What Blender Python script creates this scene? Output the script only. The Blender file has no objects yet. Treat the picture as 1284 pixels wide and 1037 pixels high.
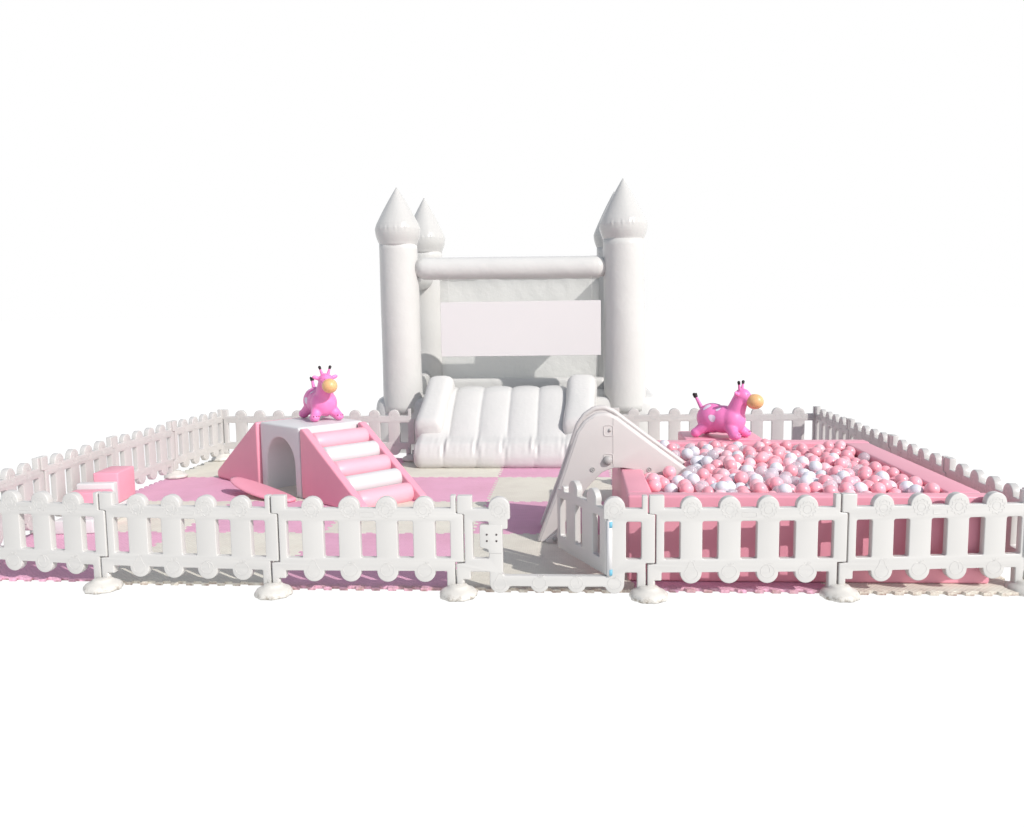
import bpy, bmesh, math, random
import numpy as np
from mathutils import Vector, Matrix
random.seed(7)
R = math.radians
PI = math.pi
scn = bpy.context.scene
COL = scn.collection

# ------------------------------------------------------------------ materials
def new_mat(name):
    m = bpy.data.materials.new(name); m.use_nodes = True
    nt = m.node_tree; b = nt.nodes['Principled BSDF']
    return m, nt, b

def mat(name, color, rough=.45, spec=.5, bump=0.0, bscale=60, var=0.04, vscale=4, fine=0.0, fscale=400, dirt=None, coat=0.0, sss=0.0):
    """painted / moulded surface: tone variation, two bump octaves, optional dirt near the ground"""
    m, nt, b = new_mat(name)
    N = nt.nodes; Lk = nt.links
    geo = N.new('ShaderNodeNewGeometry')
    n1 = N.new('ShaderNodeTexNoise'); n1.inputs['Scale'].default_value = vscale; n1.inputs['Detail'].default_value = 5
    Lk.new(geo.outputs['Position'], n1.inputs['Vector'])
    mr = N.new('ShaderNodeMapRange'); mr.inputs[1].default_value = .3; mr.inputs[2].default_value = .7
    mr.inputs[3].default_value = 1 - var; mr.inputs[4].default_value = 1 + var * .6
    Lk.new(n1.outputs['Fac'], mr.inputs[0])
    mul = N.new('ShaderNodeMix'); mul.data_type = 'RGBA'; mul.blend_type = 'MULTIPLY'; mul.inputs[0].default_value = 1
    mul.inputs[6].default_value = (*color, 1); Lk.new(mr.outputs[0], mul.inputs[7])
    out = mul.outputs[2]
    if dirt:
        (z0, z1, dc, amt) = dirt
        sep = N.new('ShaderNodeSeparateXYZ'); Lk.new(geo.outputs['Position'], sep.inputs[0])
        n3 = N.new('ShaderNodeTexNoise'); n3.inputs['Scale'].default_value = 38; n3.inputs['Detail'].default_value = 8
        n3.inputs['Roughness'].default_value = .75
        Lk.new(geo.outputs['Position'], n3.inputs['Vector'])
        h = N.new('ShaderNodeMapRange'); h.inputs[1].default_value = z0; h.inputs[2].default_value = z1
        h.inputs[3].default_value = 1; h.inputs[4].default_value = 0; Lk.new(sep.outputs[2], h.inputs[0])
        nn = N.new('ShaderNodeMapRange'); nn.inputs[1].default_value = .48; nn.inputs[2].default_value = .62
        Lk.new(n3.outputs['Fac'], nn.inputs[0])
        mm = N.new('ShaderNodeMath'); mm.operation = 'MULTIPLY'; Lk.new(h.outputs[0], mm.inputs[0]); Lk.new(nn.outputs[0], mm.inputs[1])
        m2 = N.new('ShaderNodeMath'); m2.operation = 'MULTIPLY'; m2.inputs[1].default_value = amt; Lk.new(mm.outputs[0], m2.inputs[0])
        mx = N.new('ShaderNodeMix'); mx.data_type = 'RGBA'; Lk.new(m2.outputs[0], mx.inputs[0])
        Lk.new(out, mx.inputs[6]); mx.inputs[7].default_value = (*dc, 1); out = mx.outputs[2]
    Lk.new(out, b.inputs['Base Color'])
    b.inputs['Roughness'].default_value = rough
    b.inputs['Specular IOR Level'].default_value = spec
    if coat: b.inputs['Coat Weight'].default_value = coat; b.inputs['Coat Roughness'].default_value = .12
    if sss:
        b.inputs['Subsurface Weight'].default_value = sss; b.inputs['Subsurface Radius'].default_value = (.02, .008, .01); b.inputs['Subsurface Scale'].default_value = 1
    if bump or fine:
        prev = None
        for sc, st in ((bscale, bump), (fscale, fine)):
            if not st: continue
            n2 = N.new('ShaderNodeTexNoise'); n2.inputs['Scale'].default_value = sc; n2.inputs['Detail'].default_value = 3
            Lk.new(geo.outputs['Position'], n2.inputs['Vector'])
            bp = N.new('ShaderNodeBump'); bp.inputs['Strength'].default_value = 1; bp.inputs['Distance'].default_value = st
            Lk.new(n2.outputs['Fac'], bp.inputs['Height'])
            if prev: Lk.new(prev.outputs[0], bp.inputs['Normal'])
            prev = bp
        Lk.new(prev.outputs[0], b.inputs['Normal'])
    return m

MUD = (.17, .12, .07)
M = {}
M['fence'] = mat('fence_plastic', (.55, .538, .52), .36, .6, bump=.0006, bscale=14, var=.035, vscale=2.5, fine=.00012, fscale=500)
M['foot'] = mat('foot_plastic', (.62, .60, .56), .4, .45, bump=.001, bscale=25, var=.05, vscale=9, dirt=(.0, .045, MUD, .9))
M['pvc'] = mat('pvc_white', (.605, .60, .583), .30, .2, bump=.014, bscale=3.2, var=.02, vscale=3, fine=.0022, fscale=26)
M['pvc_tower'] = mat('pvc_tower', (.575, .57, .553), .30, .2, bump=.012, bscale=3.2, var=.02, vscale=3, fine=.0016, fscale=30)
M['pvc_spire'] = mat('pvc_spire', (.525, .52, .505), .22, .3, bump=.010, bscale=4, var=.02, vscale=3, fine=.0012, fscale=30)
M['pvc_wall'] = mat('pvc_wall', (.80, .80, .785), .5, .35, var=.03, vscale=3, bump=.012, bscale=9, fine=.0035, fscale=30)
_nt = M['pvc_wall'].node_tree; _b = _nt.nodes['Principled BSDF']; _t = _nt.nodes.new('ShaderNodeBsdfTranslucent'); _t.inputs[0].default_value = (.92, .92, .90, 1)
_m = _nt.nodes.new('ShaderNodeMixShader'); _m.inputs[0].default_value = .5; _nt.links.new(_b.outputs[0], _m.inputs[1]); _nt.links.new(_t.outputs[0], _m.inputs[2]); _nt.links.new(_m.outputs[0], _nt.nodes['Material Output'].inputs[0])
M['pit'] = mat('pit_pink', (.77, .33, .415), .42, .4, bump=.0015, bscale=7, var=.035, vscale=3, fine=.0001, fscale=700)
M['banner'] = mat('banner_vinyl', (.66, .64, .64), .6, .2, var=.003)
M['pink'] = mat('soft_pink', (.80, .335, .43), .42, .4, bump=.0015, bscale=9, var=.03, vscale=4, fine=.0001, fscale=700)
M['pinkroll'] = mat('soft_roller_pink', (.84, .42, .50), .4, .4, bump=.002, bscale=8, var=.02)
M['white'] = mat('soft_white', (.64, .635, .64), .42, .4, bump=.002, bscale=8, var=.02, fine=.0001, fscale=700)
M['slide'] = mat('slide_plastic', (.60, .565, .55), .4, .45, bump=.0008, bscale=12, var=.03, vscale=3)
M['slide_dark'] = mat('slide_knob', (.42, .41, .40), .5, .4, var=.05, vscale=20)
M['toy'] = mat('toy_pink', (.84, .225, .51), .42, .45, bump=.001, bscale=30, var=.04, vscale=12, sss=.08)
M['muzzle'] = mat('toy_orange', (.78, .47, .22), .35, .45, bump=.0005, bscale=40, var=.06, vscale=16, sss=.1)
M['black'] = mat('toy_black', (.025, .018, .02), .5, .4)
M['spot'] = mat('toy_spot', (.78, .66, .80), .45, .4, var=.05, vscale=30)
M['tape'] = mat('blue_tape', (.14, .40, .54), .4, .4)
M['gap'] = mat('dark_gap', (.12, .10, .10), .8, .2)

def foam_mat(name, color, shade):
    m, nt, b = new_mat(name); N = nt.nodes; Lk = nt.links
    geo = N.new('ShaderNodeNewGeometry')
    # worn, slightly mottled foam with a pressed diagonal weave
    n1 = N.new('ShaderNodeTexNoise'); n1.inputs['Scale'].default_value = 2.3; n1.inputs['Detail'].default_value = 7; n1.inputs['Roughness'].default_value = .65
    Lk.new(geo.outputs['Position'], n1.inputs['Vector'])
    cr = N.new('ShaderNodeMix'); cr.data_type = 'RGBA'; cr.inputs[6].default_value = (*color, 1); cr.inputs[7].default_value = (*shade, 1)
    mr = N.new('ShaderNodeMapRange'); mr.inputs[1].default_value = .42; mr.inputs[2].default_value = .72; Lk.new(n1.outputs['Fac'], mr.inputs[0]); Lk.new(mr.outputs[0], cr.inputs[0])
    mp = N.new('ShaderNodeMapping'); mp.inputs['Rotation'].default_value = (0, 0, R(45)); Lk.new(geo.outputs['Position'], mp.inputs[0])
    w = N.new('ShaderNodeTexWave'); w.inputs['Scale'].default_value = 14; w.inputs['Distortion'].default_value = .3; Lk.new(mp.outputs[0], w.inputs['Vector'])
    mp2 = N.new('ShaderNodeMapping'); mp2.inputs['Rotation'].default_value = (0, 0, R(-45)); Lk.new(geo.outputs['Position'], mp2.inputs[0])
    w2 = N.new('ShaderNodeTexWave'); w2.inputs['Scale'].default_value = 14; Lk.new(mp2.outputs[0], w2.inputs['Vector'])
    ad = N.new('ShaderNodeMath'); ad.operation = 'MAXIMUM'; Lk.new(w.outputs['Fac'], ad.inputs[0]); Lk.new(w2.outputs['Fac'], ad.inputs[1])
    dk = N.new('ShaderNodeMapRange'); dk.inputs[3].default_value = .93; dk.inputs[4].default_value = 1.02; Lk.new(ad.outputs[0], dk.inputs[0])
    mu = N.new('ShaderNodeMix'); mu.data_type = 'RGBA'; mu.blend_type = 'MULTIPLY'; mu.inputs[0].default_value = 1
    Lk.new(cr.outputs[2], mu.inputs[6]); Lk.new(dk.outputs[0], mu.inputs[7])
    # muddy rim: the cut edge below the top face picks up soil
    sep = N.new('ShaderNodeSeparateXYZ'); Lk.new(geo.outputs['Position'], sep.inputs[0])
    lo = N.new('ShaderNodeMapRange'); lo.inputs[1].default_value = .0; lo.inputs[2].default_value = .021; lo.inputs[3].default_value = 1; lo.inputs[4].default_value = 0
    Lk.new(sep.outputs[2], lo.inputs[0])
    n4 = N.new('ShaderNodeTexNoise'); n4.inputs['Scale'].default_value = 30; n4.inputs['Detail'].default_value = 6; Lk.new(geo.outputs['Position'], n4.inputs['Vector'])
    nm = N.new('ShaderNodeMapRange'); nm.inputs[1].default_value = .45; nm.inputs[2].default_value = .6; Lk.new(n4.outputs['Fac'], nm.inputs[0])
    ml = N.new('ShaderNodeMath'); ml.operation = 'MULTIPLY'; Lk.new(lo.outputs[0], ml.inputs[0]); Lk.new(nm.outputs[0], ml.inputs[1])
    dm = N.new('ShaderNodeMix'); dm.data_type = 'RGBA'; Lk.new(ml.outputs[0], dm.inputs[0]); Lk.new(mu.outputs[2], dm.inputs[6]); dm.inputs[7].default_value = (.22, .12, .09, 1)
    fy = N.new('ShaderNodeMapRange'); fy.inputs[1].default_value = .01; fy.inputs[2].default_value = -.08; fy.inputs[3].default_value = 0; fy.inputs[4].default_value = .8; Lk.new(sep.outputs[1], fy.inputs[0])
    n5 = N.new('ShaderNodeTexNoise'); n5.inputs['Scale'].default_value = 16; n5.inputs['Detail'].default_value = 8; n5.inputs['Roughness'].default_value = .7; Lk.new(geo.outputs['Position'], n5.inputs['Vector'])
    n6 = N.new('ShaderNodeMapRange'); n6.inputs[1].default_value = .38; n6.inputs[2].default_value = .66; Lk.new(n5.outputs['Fac'], n6.inputs[0])
    fm = N.new('ShaderNodeMath'); fm.operation = 'MULTIPLY'; Lk.new(fy.outputs[0], fm.inputs[0]); Lk.new(n6.outputs[0], fm.inputs[1])
    fd = N.new('ShaderNodeMix'); fd.data_type = 'RGBA'; Lk.new(fm.outputs[0], fd.inputs[0]); Lk.new(dm.outputs[2], fd.inputs[6]); fd.inputs[7].default_value = (.36, .24, .20, 1)
    # faint scuffs and footprints over the whole sheet
    n7 = N.new('ShaderNodeTexNoise'); n7.inputs['Scale'].default_value = 7; n7.inputs['Detail'].default_value = 9; n7.inputs['Roughness'].default_value = .8; Lk.new(geo.outputs['Position'], n7.inputs['Vector'])
    n8 = N.new('ShaderNodeMapRange'); n8.inputs[1].default_value = .58; n8.inputs[2].default_value = .75; n8.inputs[3].default_value = 0; n8.inputs[4].default_value = .28; Lk.new(n7.outputs['Fac'], n8.inputs[0])
    sc_ = N.new('ShaderNodeMix'); sc_.data_type = 'RGBA'; Lk.new(n8.outputs[0], sc_.inputs[0]); Lk.new(fd.outputs[2], sc_.inputs[6]); sc_.inputs[7].default_value = (.42, .34, .33, 1)
    Lk.new(sc_.outputs[2], b.inputs['Base Color'])
    bp = N.new('ShaderNodeBump'); bp.inputs['Distance'].default_value = .0016; Lk.new(ad.outputs[0], bp.inputs['Height']); Lk.new(bp.outputs[0], b.inputs['Normal'])
    b.inputs['Roughness'].default_value = .75; b.inputs['Specular IOR Level'].default_value = .25
    return m
M['mat_pink'] = foam_mat('foam_pink', (.75, .405, .55), (.68, .36, .48))
M['mat_cream'] = foam_mat('foam_cream', (.73, .70, .61), (.65, .61, .53))

def ball_mat(name, color, rough, alpha=1.0, trans=0.0):
    m, nt, b = new_mat(name); N = nt.nodes; Lk = nt.links
    oi = N.new('ShaderNodeObjectInfo')
    hs = N.new('ShaderNodeHueSaturation'); hs.inputs['Color'].default_value = (*color, 1)
    v = N.new('ShaderNodeMapRange'); v.inputs[3].default_value = .88; v.inputs[4].default_value = 1.08; Lk.new(oi.outputs['Random'], v.inputs[0]); Lk.new(v.outputs[0], hs.inputs['Value'])
    Lk.new(hs.outputs[0], b.inputs['Base Color'])
    b.inputs['Roughness'].default_value = rough; b.inputs['Alpha'].default_value = alpha
    b.inputs['Transmission Weight'].default_value = trans
    return m
M['ball_pink'] = ball_mat('ball_pink', (.95, .42, .49), .24)
M['ball_rose'] = ball_mat('ball_rose', (.95, .56, .62), .26)
M['ball_white'] = ball_mat('ball_white', (.80, .80, .86), .25)
M['ball_clear'] = ball_mat('ball_clear', (.80, .74, .80), .16, alpha=.5)

# ------------------------------------------------------------------ object helpers
def tag(o, label=None, cat=None, group=None, kind=None):
    if label: o['label'] = label
    if cat: o['category'] = cat
    if group: o['group'] = group
    if kind: o['kind'] = kind
    return o
def empty(name, loc=(0, 0, 0), rz=0.0):
    o = bpy.data.objects.new(name, None); COL.objects.link(o); o.location = loc; o.rotation_euler = (0, 0, rz); o.empty_display_size = .1
    return o
def link(name, me, m, parent=None, smooth=True, loc=None, rot=None):
    o = bpy.data.objects.new(name, me); COL.objects.link(o)
    if m is not None and not me.materials: me.materials.append(m)
    if smooth:
        for p in me.polygons: p.use_smooth = True
    if parent: o.parent = parent
    if loc: o.location = loc
    if rot: o.rotation_euler = rot
    return o
def from_bm(name, bm, m, parent=None, smooth=True, **k):
    bmesh.ops.recalc_face_normals(bm, faces=bm.faces)
    me = bpy.data.meshes.new(name); bm.to_mesh(me); bm.free()
    return link(name, me, m, parent, smooth, **k)
def evaluated(o):
    dg = bpy.context.evaluated_depsgraph_get(); dg.update()
    me = bpy.data.meshes.new_from_object(o.evaluated_get(dg), depsgraph=dg)
    return me
def sharp_smooth(me, ang=35):
    bm = bmesh.new(); bm.from_mesh(me)
    bmesh.ops.remove_doubles(bm, verts=bm.verts, dist=1e-5)
    for f in bm.faces: f.smooth = True
    for e in bm.edges:
        if len(e.link_faces) == 2 and e.calc_face_angle(0) > R(ang): e.smooth = False
    bm.to_mesh(me); bm.free()

def fillet(pts, r, n=4):
    """round the corners of a closed polygon; a point may carry its own radius as a third value"""
    out = []; N = len(pts)
    for i in range(N):
        p = Vector(pts[i][:2]); a = Vector(pts[i - 1][:2]); c = Vector(pts[(i + 1) % N][:2])
        rr = pts[i][2] if len(pts[i]) > 2 else r
        u = (a - p); v = (c - p); lu, lv = u.length, v.length
        if rr <= 0 or lu < 1e-6 or lv < 1e-6: out.append(tuple(p)); continue
        u.normalize(); v.normalize(); ang = u.angle(v)
        if ang > R(165): out.append(tuple(p)); continue
        d = min(rr / math.tan(ang / 2), lu * .45, lv * .45); rr2 = d * math.tan(ang / 2)
        cen = p + (u + v).normalized() * (rr2 / math.sin(ang / 2))
        s = p + u * d - cen; e = p + v * d - cen
        a0 = math.atan2(s.y, s.x); a1 = math.atan2(e.y, e.x); da = (a1 - a0 + PI) % (2 * PI) - PI
        for k in range(n + 1):
            t = a0 + da * k / n; out.append((cen.x + rr2 * math.cos(t), cen.y + rr2 * math.sin(t)))
    return out
def arc(cx, cy, r, a0, a1, n=14):
    return [(cx + r * math.cos(R(a0 + (a1 - a0) * k / n)), cy + r * math.sin(R(a0 + (a1 - a0) * k / n)), 0) for k in range(n + 1)]
def plate_mesh(name, loops, half, bevel=.004, bres=2, m=None):
    """flat moulded plate in the XZ plane (outline + holes), thickness 2*half, rounded rims"""
    cu = bpy.data.curves.new(name, 'CURVE'); cu.dimensions = '2D'; cu.fill_mode = 'BOTH'
    for lp in loops:
        sp = cu.splines.new('POLY'); sp.points.add(len(lp) - 1)
        for q, p in zip(sp.points, lp): q.co = (p[0], p[1], 0, 1)
        sp.use_cyclic_u = True
    cu.extrude = half - bevel; cu.bevel_depth = bevel; cu.bevel_resolution = bres; cu.offset = -bevel
    o = bpy.data.objects.new(name, cu); COL.objects.link(o)
    me = evaluated(o)
    bpy.data.objects.remove(o); bpy.data.curves.remove(cu)
    me.transform(Matrix.Rotation(R(90), 4, 'X'))
    me.materials.clear()
    if m: me.materials.append(m)
    sharp_smooth(me, 40)
    me.name = name
    return me
def wire_mesh(name, loops, depth, m=None):
    """thin raised line drawing in the XZ plane"""
    cu = bpy.data.curves.new(name, 'CURVE'); cu.dimensions = '3D'
    for lp, cyc in loops:
        sp = cu.splines.new('POLY'); sp.points.add(len(lp) - 1)
        for q, p in zip(sp.points, lp): q.co = (p[0], 0, p[1], 1)
        sp.use_cyclic_u = cyc
    cu.bevel_depth = depth; cu.bevel_resolution = 1
    o = bpy.data.objects.new(name, cu); COL.objects.link(o); me = evaluated(o)
    bpy.data.objects.remove(o); bpy.data.curves.remove(cu); me.materials.clear()
    if m: me.materials.append(m)
    for p in me.polygons: p.use_smooth = True
    me.name = name
    return me
def box_bm(bm, x0, x1, y0, y1, z0, z1, bev=0.0, seg=3):
    r = bmesh.ops.create_cube(bm, size=1)
    vs = r['verts']
    for v in vs: v.co = Vector(((x0 + x1) / 2 + v.co.x * (x1 - x0), (y0 + y1) / 2 + v.co.y * (y1 - y0), (z0 + z1) / 2 + v.co.z * (z1 - z0)))
    if bev:
        es = list({e for v in vs for e in v.link_edges})
        bmesh.ops.bevel(bm, geom=es, offset=bev, segments=seg, profile=.5, affect='EDGES', clamp_overlap=True)
def cyl_bm(bm, p0, p1, r0, r1=None, seg=20, cap=True):
    p0 = Vector(p0); p1 = Vector(p1); r1 = r0 if r1 is None else r1
    d = p1 - p0
    mt = Matrix.Translation((p0 + p1) / 2) @ d.to_track_quat('Z', 'Y').to_matrix().to_4x4()
    bmesh.ops.create_cone(bm, cap_ends=cap, segments=seg, radius1=r0, radius2=r1, depth=d.length, matrix=mt)
def lathe_bm(bm, prof, seg=48, cx=0, cy=0, mod=None):
    rings = []
    for k, (r, z) in enumerate(prof):
        ring = []
        for i in range(seg):
            a = 2 * PI * i / seg
            rr = r * (1 + (mod(a, z) if mod else 0)) if r > 1e-6 else 1e-5
            ring.append(bm.verts.new((cx + rr * math.cos(a), cy + rr * math.sin(a), z)))
        rings.append(ring)
    for a, b in zip(rings, rings[1:]):
        for i in range(seg):
            bm.faces.new((a[i], a[(i + 1) % seg], b[(i + 1) % seg], b[i]))
    bm.faces.new(rings[0]); bm.faces.new(rings[-1])
def loft_bm(bm, rings, cap=True):
    vs = [[bm.verts.new(p) for p in r] for r in rings]
    n = len(vs[0])
    for a, b in zip(vs, vs[1:]):
        for i in range(n): bm.faces.new((a[i], a[(i + 1) % n], b[(i + 1) % n], b[i]))
    if cap: bm.faces.new(vs[0]); bm.faces.new(vs[-1])

# ------------------------------------------------------------------ self-lit ground, daylight and white backdrop with added fill
g, nt, b = new_mat('self_lit_white_ground')
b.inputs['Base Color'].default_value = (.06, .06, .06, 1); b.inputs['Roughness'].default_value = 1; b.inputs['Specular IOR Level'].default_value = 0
b.inputs['Emission Color'].default_value = (1, 1, 1, 1); b.inputs['Emission Strength'].default_value = 1.0  # sheet glows white by itself, so shadows cast on it are filled in
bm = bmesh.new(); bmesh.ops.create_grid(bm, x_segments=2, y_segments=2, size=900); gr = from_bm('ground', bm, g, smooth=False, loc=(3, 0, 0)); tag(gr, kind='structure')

SUN = Vector((1.2, -1.0, 1.12)).normalized()
el = math.asin(SUN.z)
w = bpy.data.worlds.new('World'); scn.world = w; w.use_nodes = True
nt = w.node_tree; N = nt.nodes; Lk = nt.links
bg = N['Background']; out = N['World Output']
sky = N.new('ShaderNodeTexSky'); sky.sky_type = 'NISHITA'; sky.sun_disc = False; sky.sun_elevation = el; sky.sun_rotation = math.atan2(SUN.x, SUN.y)
hz = N.new('ShaderNodeHueSaturation'); hz.inputs['Saturation'].default_value = .55; Lk.new(sky.outputs[0], hz.inputs['Color']); Lk.new(hz.outputs[0], bg.inputs[0]); bg.inputs[1].default_value = .150
bw = N.new('ShaderNodeBackground'); bw.inputs[0].default_value = (1, 1, 1, 1); bw.inputs[1].default_value = 1.0
tc = N.new('ShaderNodeTexCoord'); sp = N.new('ShaderNodeSeparateXYZ'); Lk.new(tc.outputs['Generated'], sp.inputs[0])
m1 = N.new('ShaderNodeMapRange'); m1.interpolation_type = 'SMOOTHSTEP'; m1.inputs[1].default_value = .36; m1.inputs[2].default_value = .62; m1.inputs[3].default_value = 1; m1.inputs[4].default_value = 0
Lk.new(sp.outputs[2], m1.inputs[0])
m2 = N.new('ShaderNodeMapRange'); m2.interpolation_type = 'SMOOTHSTEP'; m2.inputs[1].default_value = -.55; m2.inputs[2].default_value = .30; Lk.new(sp.outputs[1], m2.inputs[0])  # white backdrop carried round the unseen sides as added fill light
mm = N.new('ShaderNodeMath'); mm.operation = 'MULTIPLY'; Lk.new(m1.outputs[0], mm.inputs[0]); Lk.new(m2.outputs[0], mm.inputs[1])
mix = N.new('ShaderNodeMixShader'); Lk.new(mm.outputs[0], mix.inputs[0]); Lk.new(bg.outputs[0], mix.inputs[1]); Lk.new(bw.outputs[0], mix.inputs[2]); Lk.new(mix.outputs[0], out.inputs[0])
sl = bpy.data.lights.new('sun', 'SUN'); sl.energy = 3.45; sl.angle = R(.55); sl.color = (1, .965, .92)
so = bpy.data.objects.new('sun', sl); COL.objects.link(so); so.rotation_euler = SUN.to_track_quat('Z', 'Y').to_euler(); so.location = (8, -8, 8)

# ------------------------------------------------------------------ foam mats
TX = [-.13, 1.0, 2.12, 3.245, 4.36, 5.48, 6.56]
TY = [.02, 1.19, 2.28, 3.40, 4.55]
def tooth(t, amp=.019):
    """one dovetail wave shared by the two mats that meet along an edge"""
    k = t / .098; fk = k - math.floor(k)
    return amp * (1 if fk < .5 else -1)
def edge_pts(a, b, fixed, vertical):
    """tooth line from a to b; corners are held straight"""
    pts = []; n0 = math.ceil((a + .07) / .049); n1 = math.floor((b - .07) / .049)
    pts.append((a, 0))
    for k in range(n0, n1 + 1):
        t = k * .049; s = .006
        v0 = .014 if (k - 1) % 2 == 0 else -.014; v1 = .014 if k % 2 == 0 else -.014
        if k == n0: v0 = 0
        if k == n1: v1 = 0
        # dovetail: the neck is narrower than the head
        d = s if v1 > v0 else -s
        if k in (n0, n1): d = 0
        pts.append((t + (d if v0 < v1 else d), v0)); pts.append((t - (d if v0 < v1 else d), v1))
    pts.append((b, 0))
    return [((fixed + v, t) if vertical else (t, fixed + v)) for t, v in pts]
rown = ['front row', 'second row', 'third row', 'back row by the bouncy castle']
for j in range(4):
    for i in range(6):
        x0, x1, y0, y1 = TX[i], TX[i + 1], TY[j], TY[j + 1]
        if j == 0: y0 = (.03, -.02, -.085, -.09, -.065, -.075)[i]
        lp = edge_pts(x0, x1, y0, False)[:-1] + edge_pts(y0, y1, x1, True)[:-1] + edge_pts(x0, x1, y1, False)[::-1][:-1] + edge_pts(y0, y1, x0, True)[::-1][:-1]
        cx, cy = (x0 + x1) / 2, (y0 + y1) / 2
        rnd = random.Random(i * 10 + j)
        me = plate_mesh('foam_mat', [[((x - cx) * .9992, (y - cy) * .9992) for x, y in lp]], .010, .002, 1)
        me.transform(Matrix.Rotation(R(-90), 4, 'X'))
        pink = (i + j) % 2 == 0
        o = link('foam_mat', me, M['mat_pink' if pink else 'mat_cream'], smooth=False, loc=(cx, cy, .0115))
        where = ['leftmost', 'second from left', 'third from left', 'fourth from left', 'fifth from left', 'rightmost'][i]
        extra = ''
        if (i, j) == (3, 0): extra = ' behind the open gate'
        tag(o, '%s interlocking foam mat, %s in the %s%s' % ('pink' if pink else 'cream', where, rown[j], extra), 'floor mat', 'foam mats of the play area')

# ------------------------------------------------------------------ fence
PL = 1.104
def mm(*p): return [(a[0] / 1000, a[1] / 1000) + ((a[2] / 1000,) if len(a) > 2 else ()) for a in p]
LC = [.244, .465, .686, .908]
def panel_loops():
    o = mm((2, 595, 6), (88, 595, 6), (88, 519, 5))
    for c in LC: o += arc(c, .525, .062, 185, -5)
    o += mm((1066, 519, 5), (1066, 595, 5), (1097, 595, 5), (1097, 490, 4), (1139, 486, 10), (1139, 200, 8), (1086, 200, 4), (1086, 30, 0), (1038, 30, 0), (1038, 145, 6))
    for c in LC[::-1]: o += arc(c, .142, .063, 3, -183)
    o += mm((74, 145, 5), (74, 98, 6), (29, 98, 4), (29, 30, 0), (-8, 30, 0), (-8, 192, 5), (42, 196, 5), (42, 486, 6), (2, 490, 5))
    holes = []
    for a, b in ((88, 181), (308, 400), (529, 623), (750, 843), (972, 1062)):
        holes.append(fillet(mm((a, 223), (a, 444), (b, 444), (b, 223)), .011))
    return [fillet(o, .004, 3)] + holes
panel_me = plate_mesh('fence_panel', panel_loops(), .024, .0055, 2, M['fence'])
def star(cx, cz, r, amp, n): return [(cx + (r + amp * abs(math.sin(n * t / 2))) * math.cos(t), cz + (r + amp * abs(math.sin(n * t / 2))) * math.sin(t)) for t in [2 * PI * k / 84 for k in range(84)]]
def ring(cx, cz, r, n=32, sx=1, sz=1): return [(cx + sx * r * math.cos(2 * PI * k / n), cz + sz * r * math.sin(2 * PI * k / n)) for k in range(n)]
flower_me = wire_mesh('flower', [(star(0, 0, .036, .013, 11), True), (ring(0, 0, .024), True)], .0021, M['fence'])
apple = [(.041 * math.cos(t) * (1 + .06 * math.cos(2 * t)), .039 * math.sin(t) - (.007 if abs(t - PI / 2) < .25 else 0)) for t in [2 * PI * k / 36 for k in range(36)]]
leaf = [(0, .035), (.006, .046), (.018, .054), (.028, .050), (.018, .042), (.006, .040)]
apple_me = wire_mesh('apple', [(apple, True), (leaf, True), ([(-.004, .036), (-.008, .05)], False)], .0021, M['fence'])
pear = []
for k in range(40):
    t = 2 * PI * k / 40 - PI / 2
    rr = .040 if math.sin(t) < .1 else .040 - .016 * min(1, (math.sin(t) - .1) / .5)
    pear.append((rr * math.cos(t), -.008 + .040 * math.sin(t) + (.030 * max(0, math.sin(t)) ** 1.5)))
pear_me = wire_mesh('pear', [(pear, True), ([(0, .058), (-.006, .07)], False), ([(.004, .06), (.016, .068), (.026, .064), (.014, .058)], True)], .0020, M['fence'])
peach_me = wire_mesh('peach', [(ring(0, 0, .040, 32, 1, .95), True), ([(.0, .037), (.012, .02), (.014, -.005)], False), ([(-.02, .044), (-.004, .04), (.012, .047), (.03, .043)], False)], .0021, M['fence'])
slot_me = wire_mesh('slot', [(fillet(mm((-42, -13), (-42, 13), (42, 13), (42, -13)), .007), True)], .0022, M['fence'])
FR = -.0234
def add_reliefs(t, fl=LC, fr=None, slot=True):
    for c in fl: link('flower_relief', flower_me, None, t, False, loc=(c, FR, .510))
    for c, nm, me in zip(LC, ('pear_relief', 'apple_relief', 'peach_relief', 'apple_relief'), (pear_me, apple_me, peach_me, apple_me)):
        link(nm, me, None, t, False, loc=(c, FR, .150))
    if slot: link('slot_relief', slot_me, None, t, False, loc=(.577, FR, .482))
V = {'F0': (.051, .079), 'F1': (1.14, -.081), 'F2': (2.231, -.157), 'F3': (3.329, -.145), 'F4': (4.432, -.138), 'F5': (5.52, -.082), 'F6': (6.6, .034),
     'L1': (-.061, 1.174), 'L2': (-.096, 2.271), 'L3': (-.073, 3.367), 'K0': (-.007, 4.461), 'K1': (1.094, 4.411), 'K2': (2.196, 4.402), 'K4': (4.4, 4.401), 'K5': (5.502, 4.407), 'K6': (6.604, 4.439),
     'R3': (6.616, 3.342), 'R2': (6.617, 2.244), 'R1': (6.604, 1.142)}
def place(o, a, b, z=0.0):
    A = Vector(V[a]); B = Vector(V[b]); d = B - A
    o.location = (A.x, A.y, z); o.rotation_euler = (0, 0, math.atan2(d.y, d.x)); o.scale = (d.length / PL, 1, 1)
def make_panel(label, group):
    t = empty('picket_fence'); tag(t, label, 'fence panel', group)
    link('panel_board', panel_me, None, t, False); add_reliefs(t)
    return t
proto = None; placed = {}
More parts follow.
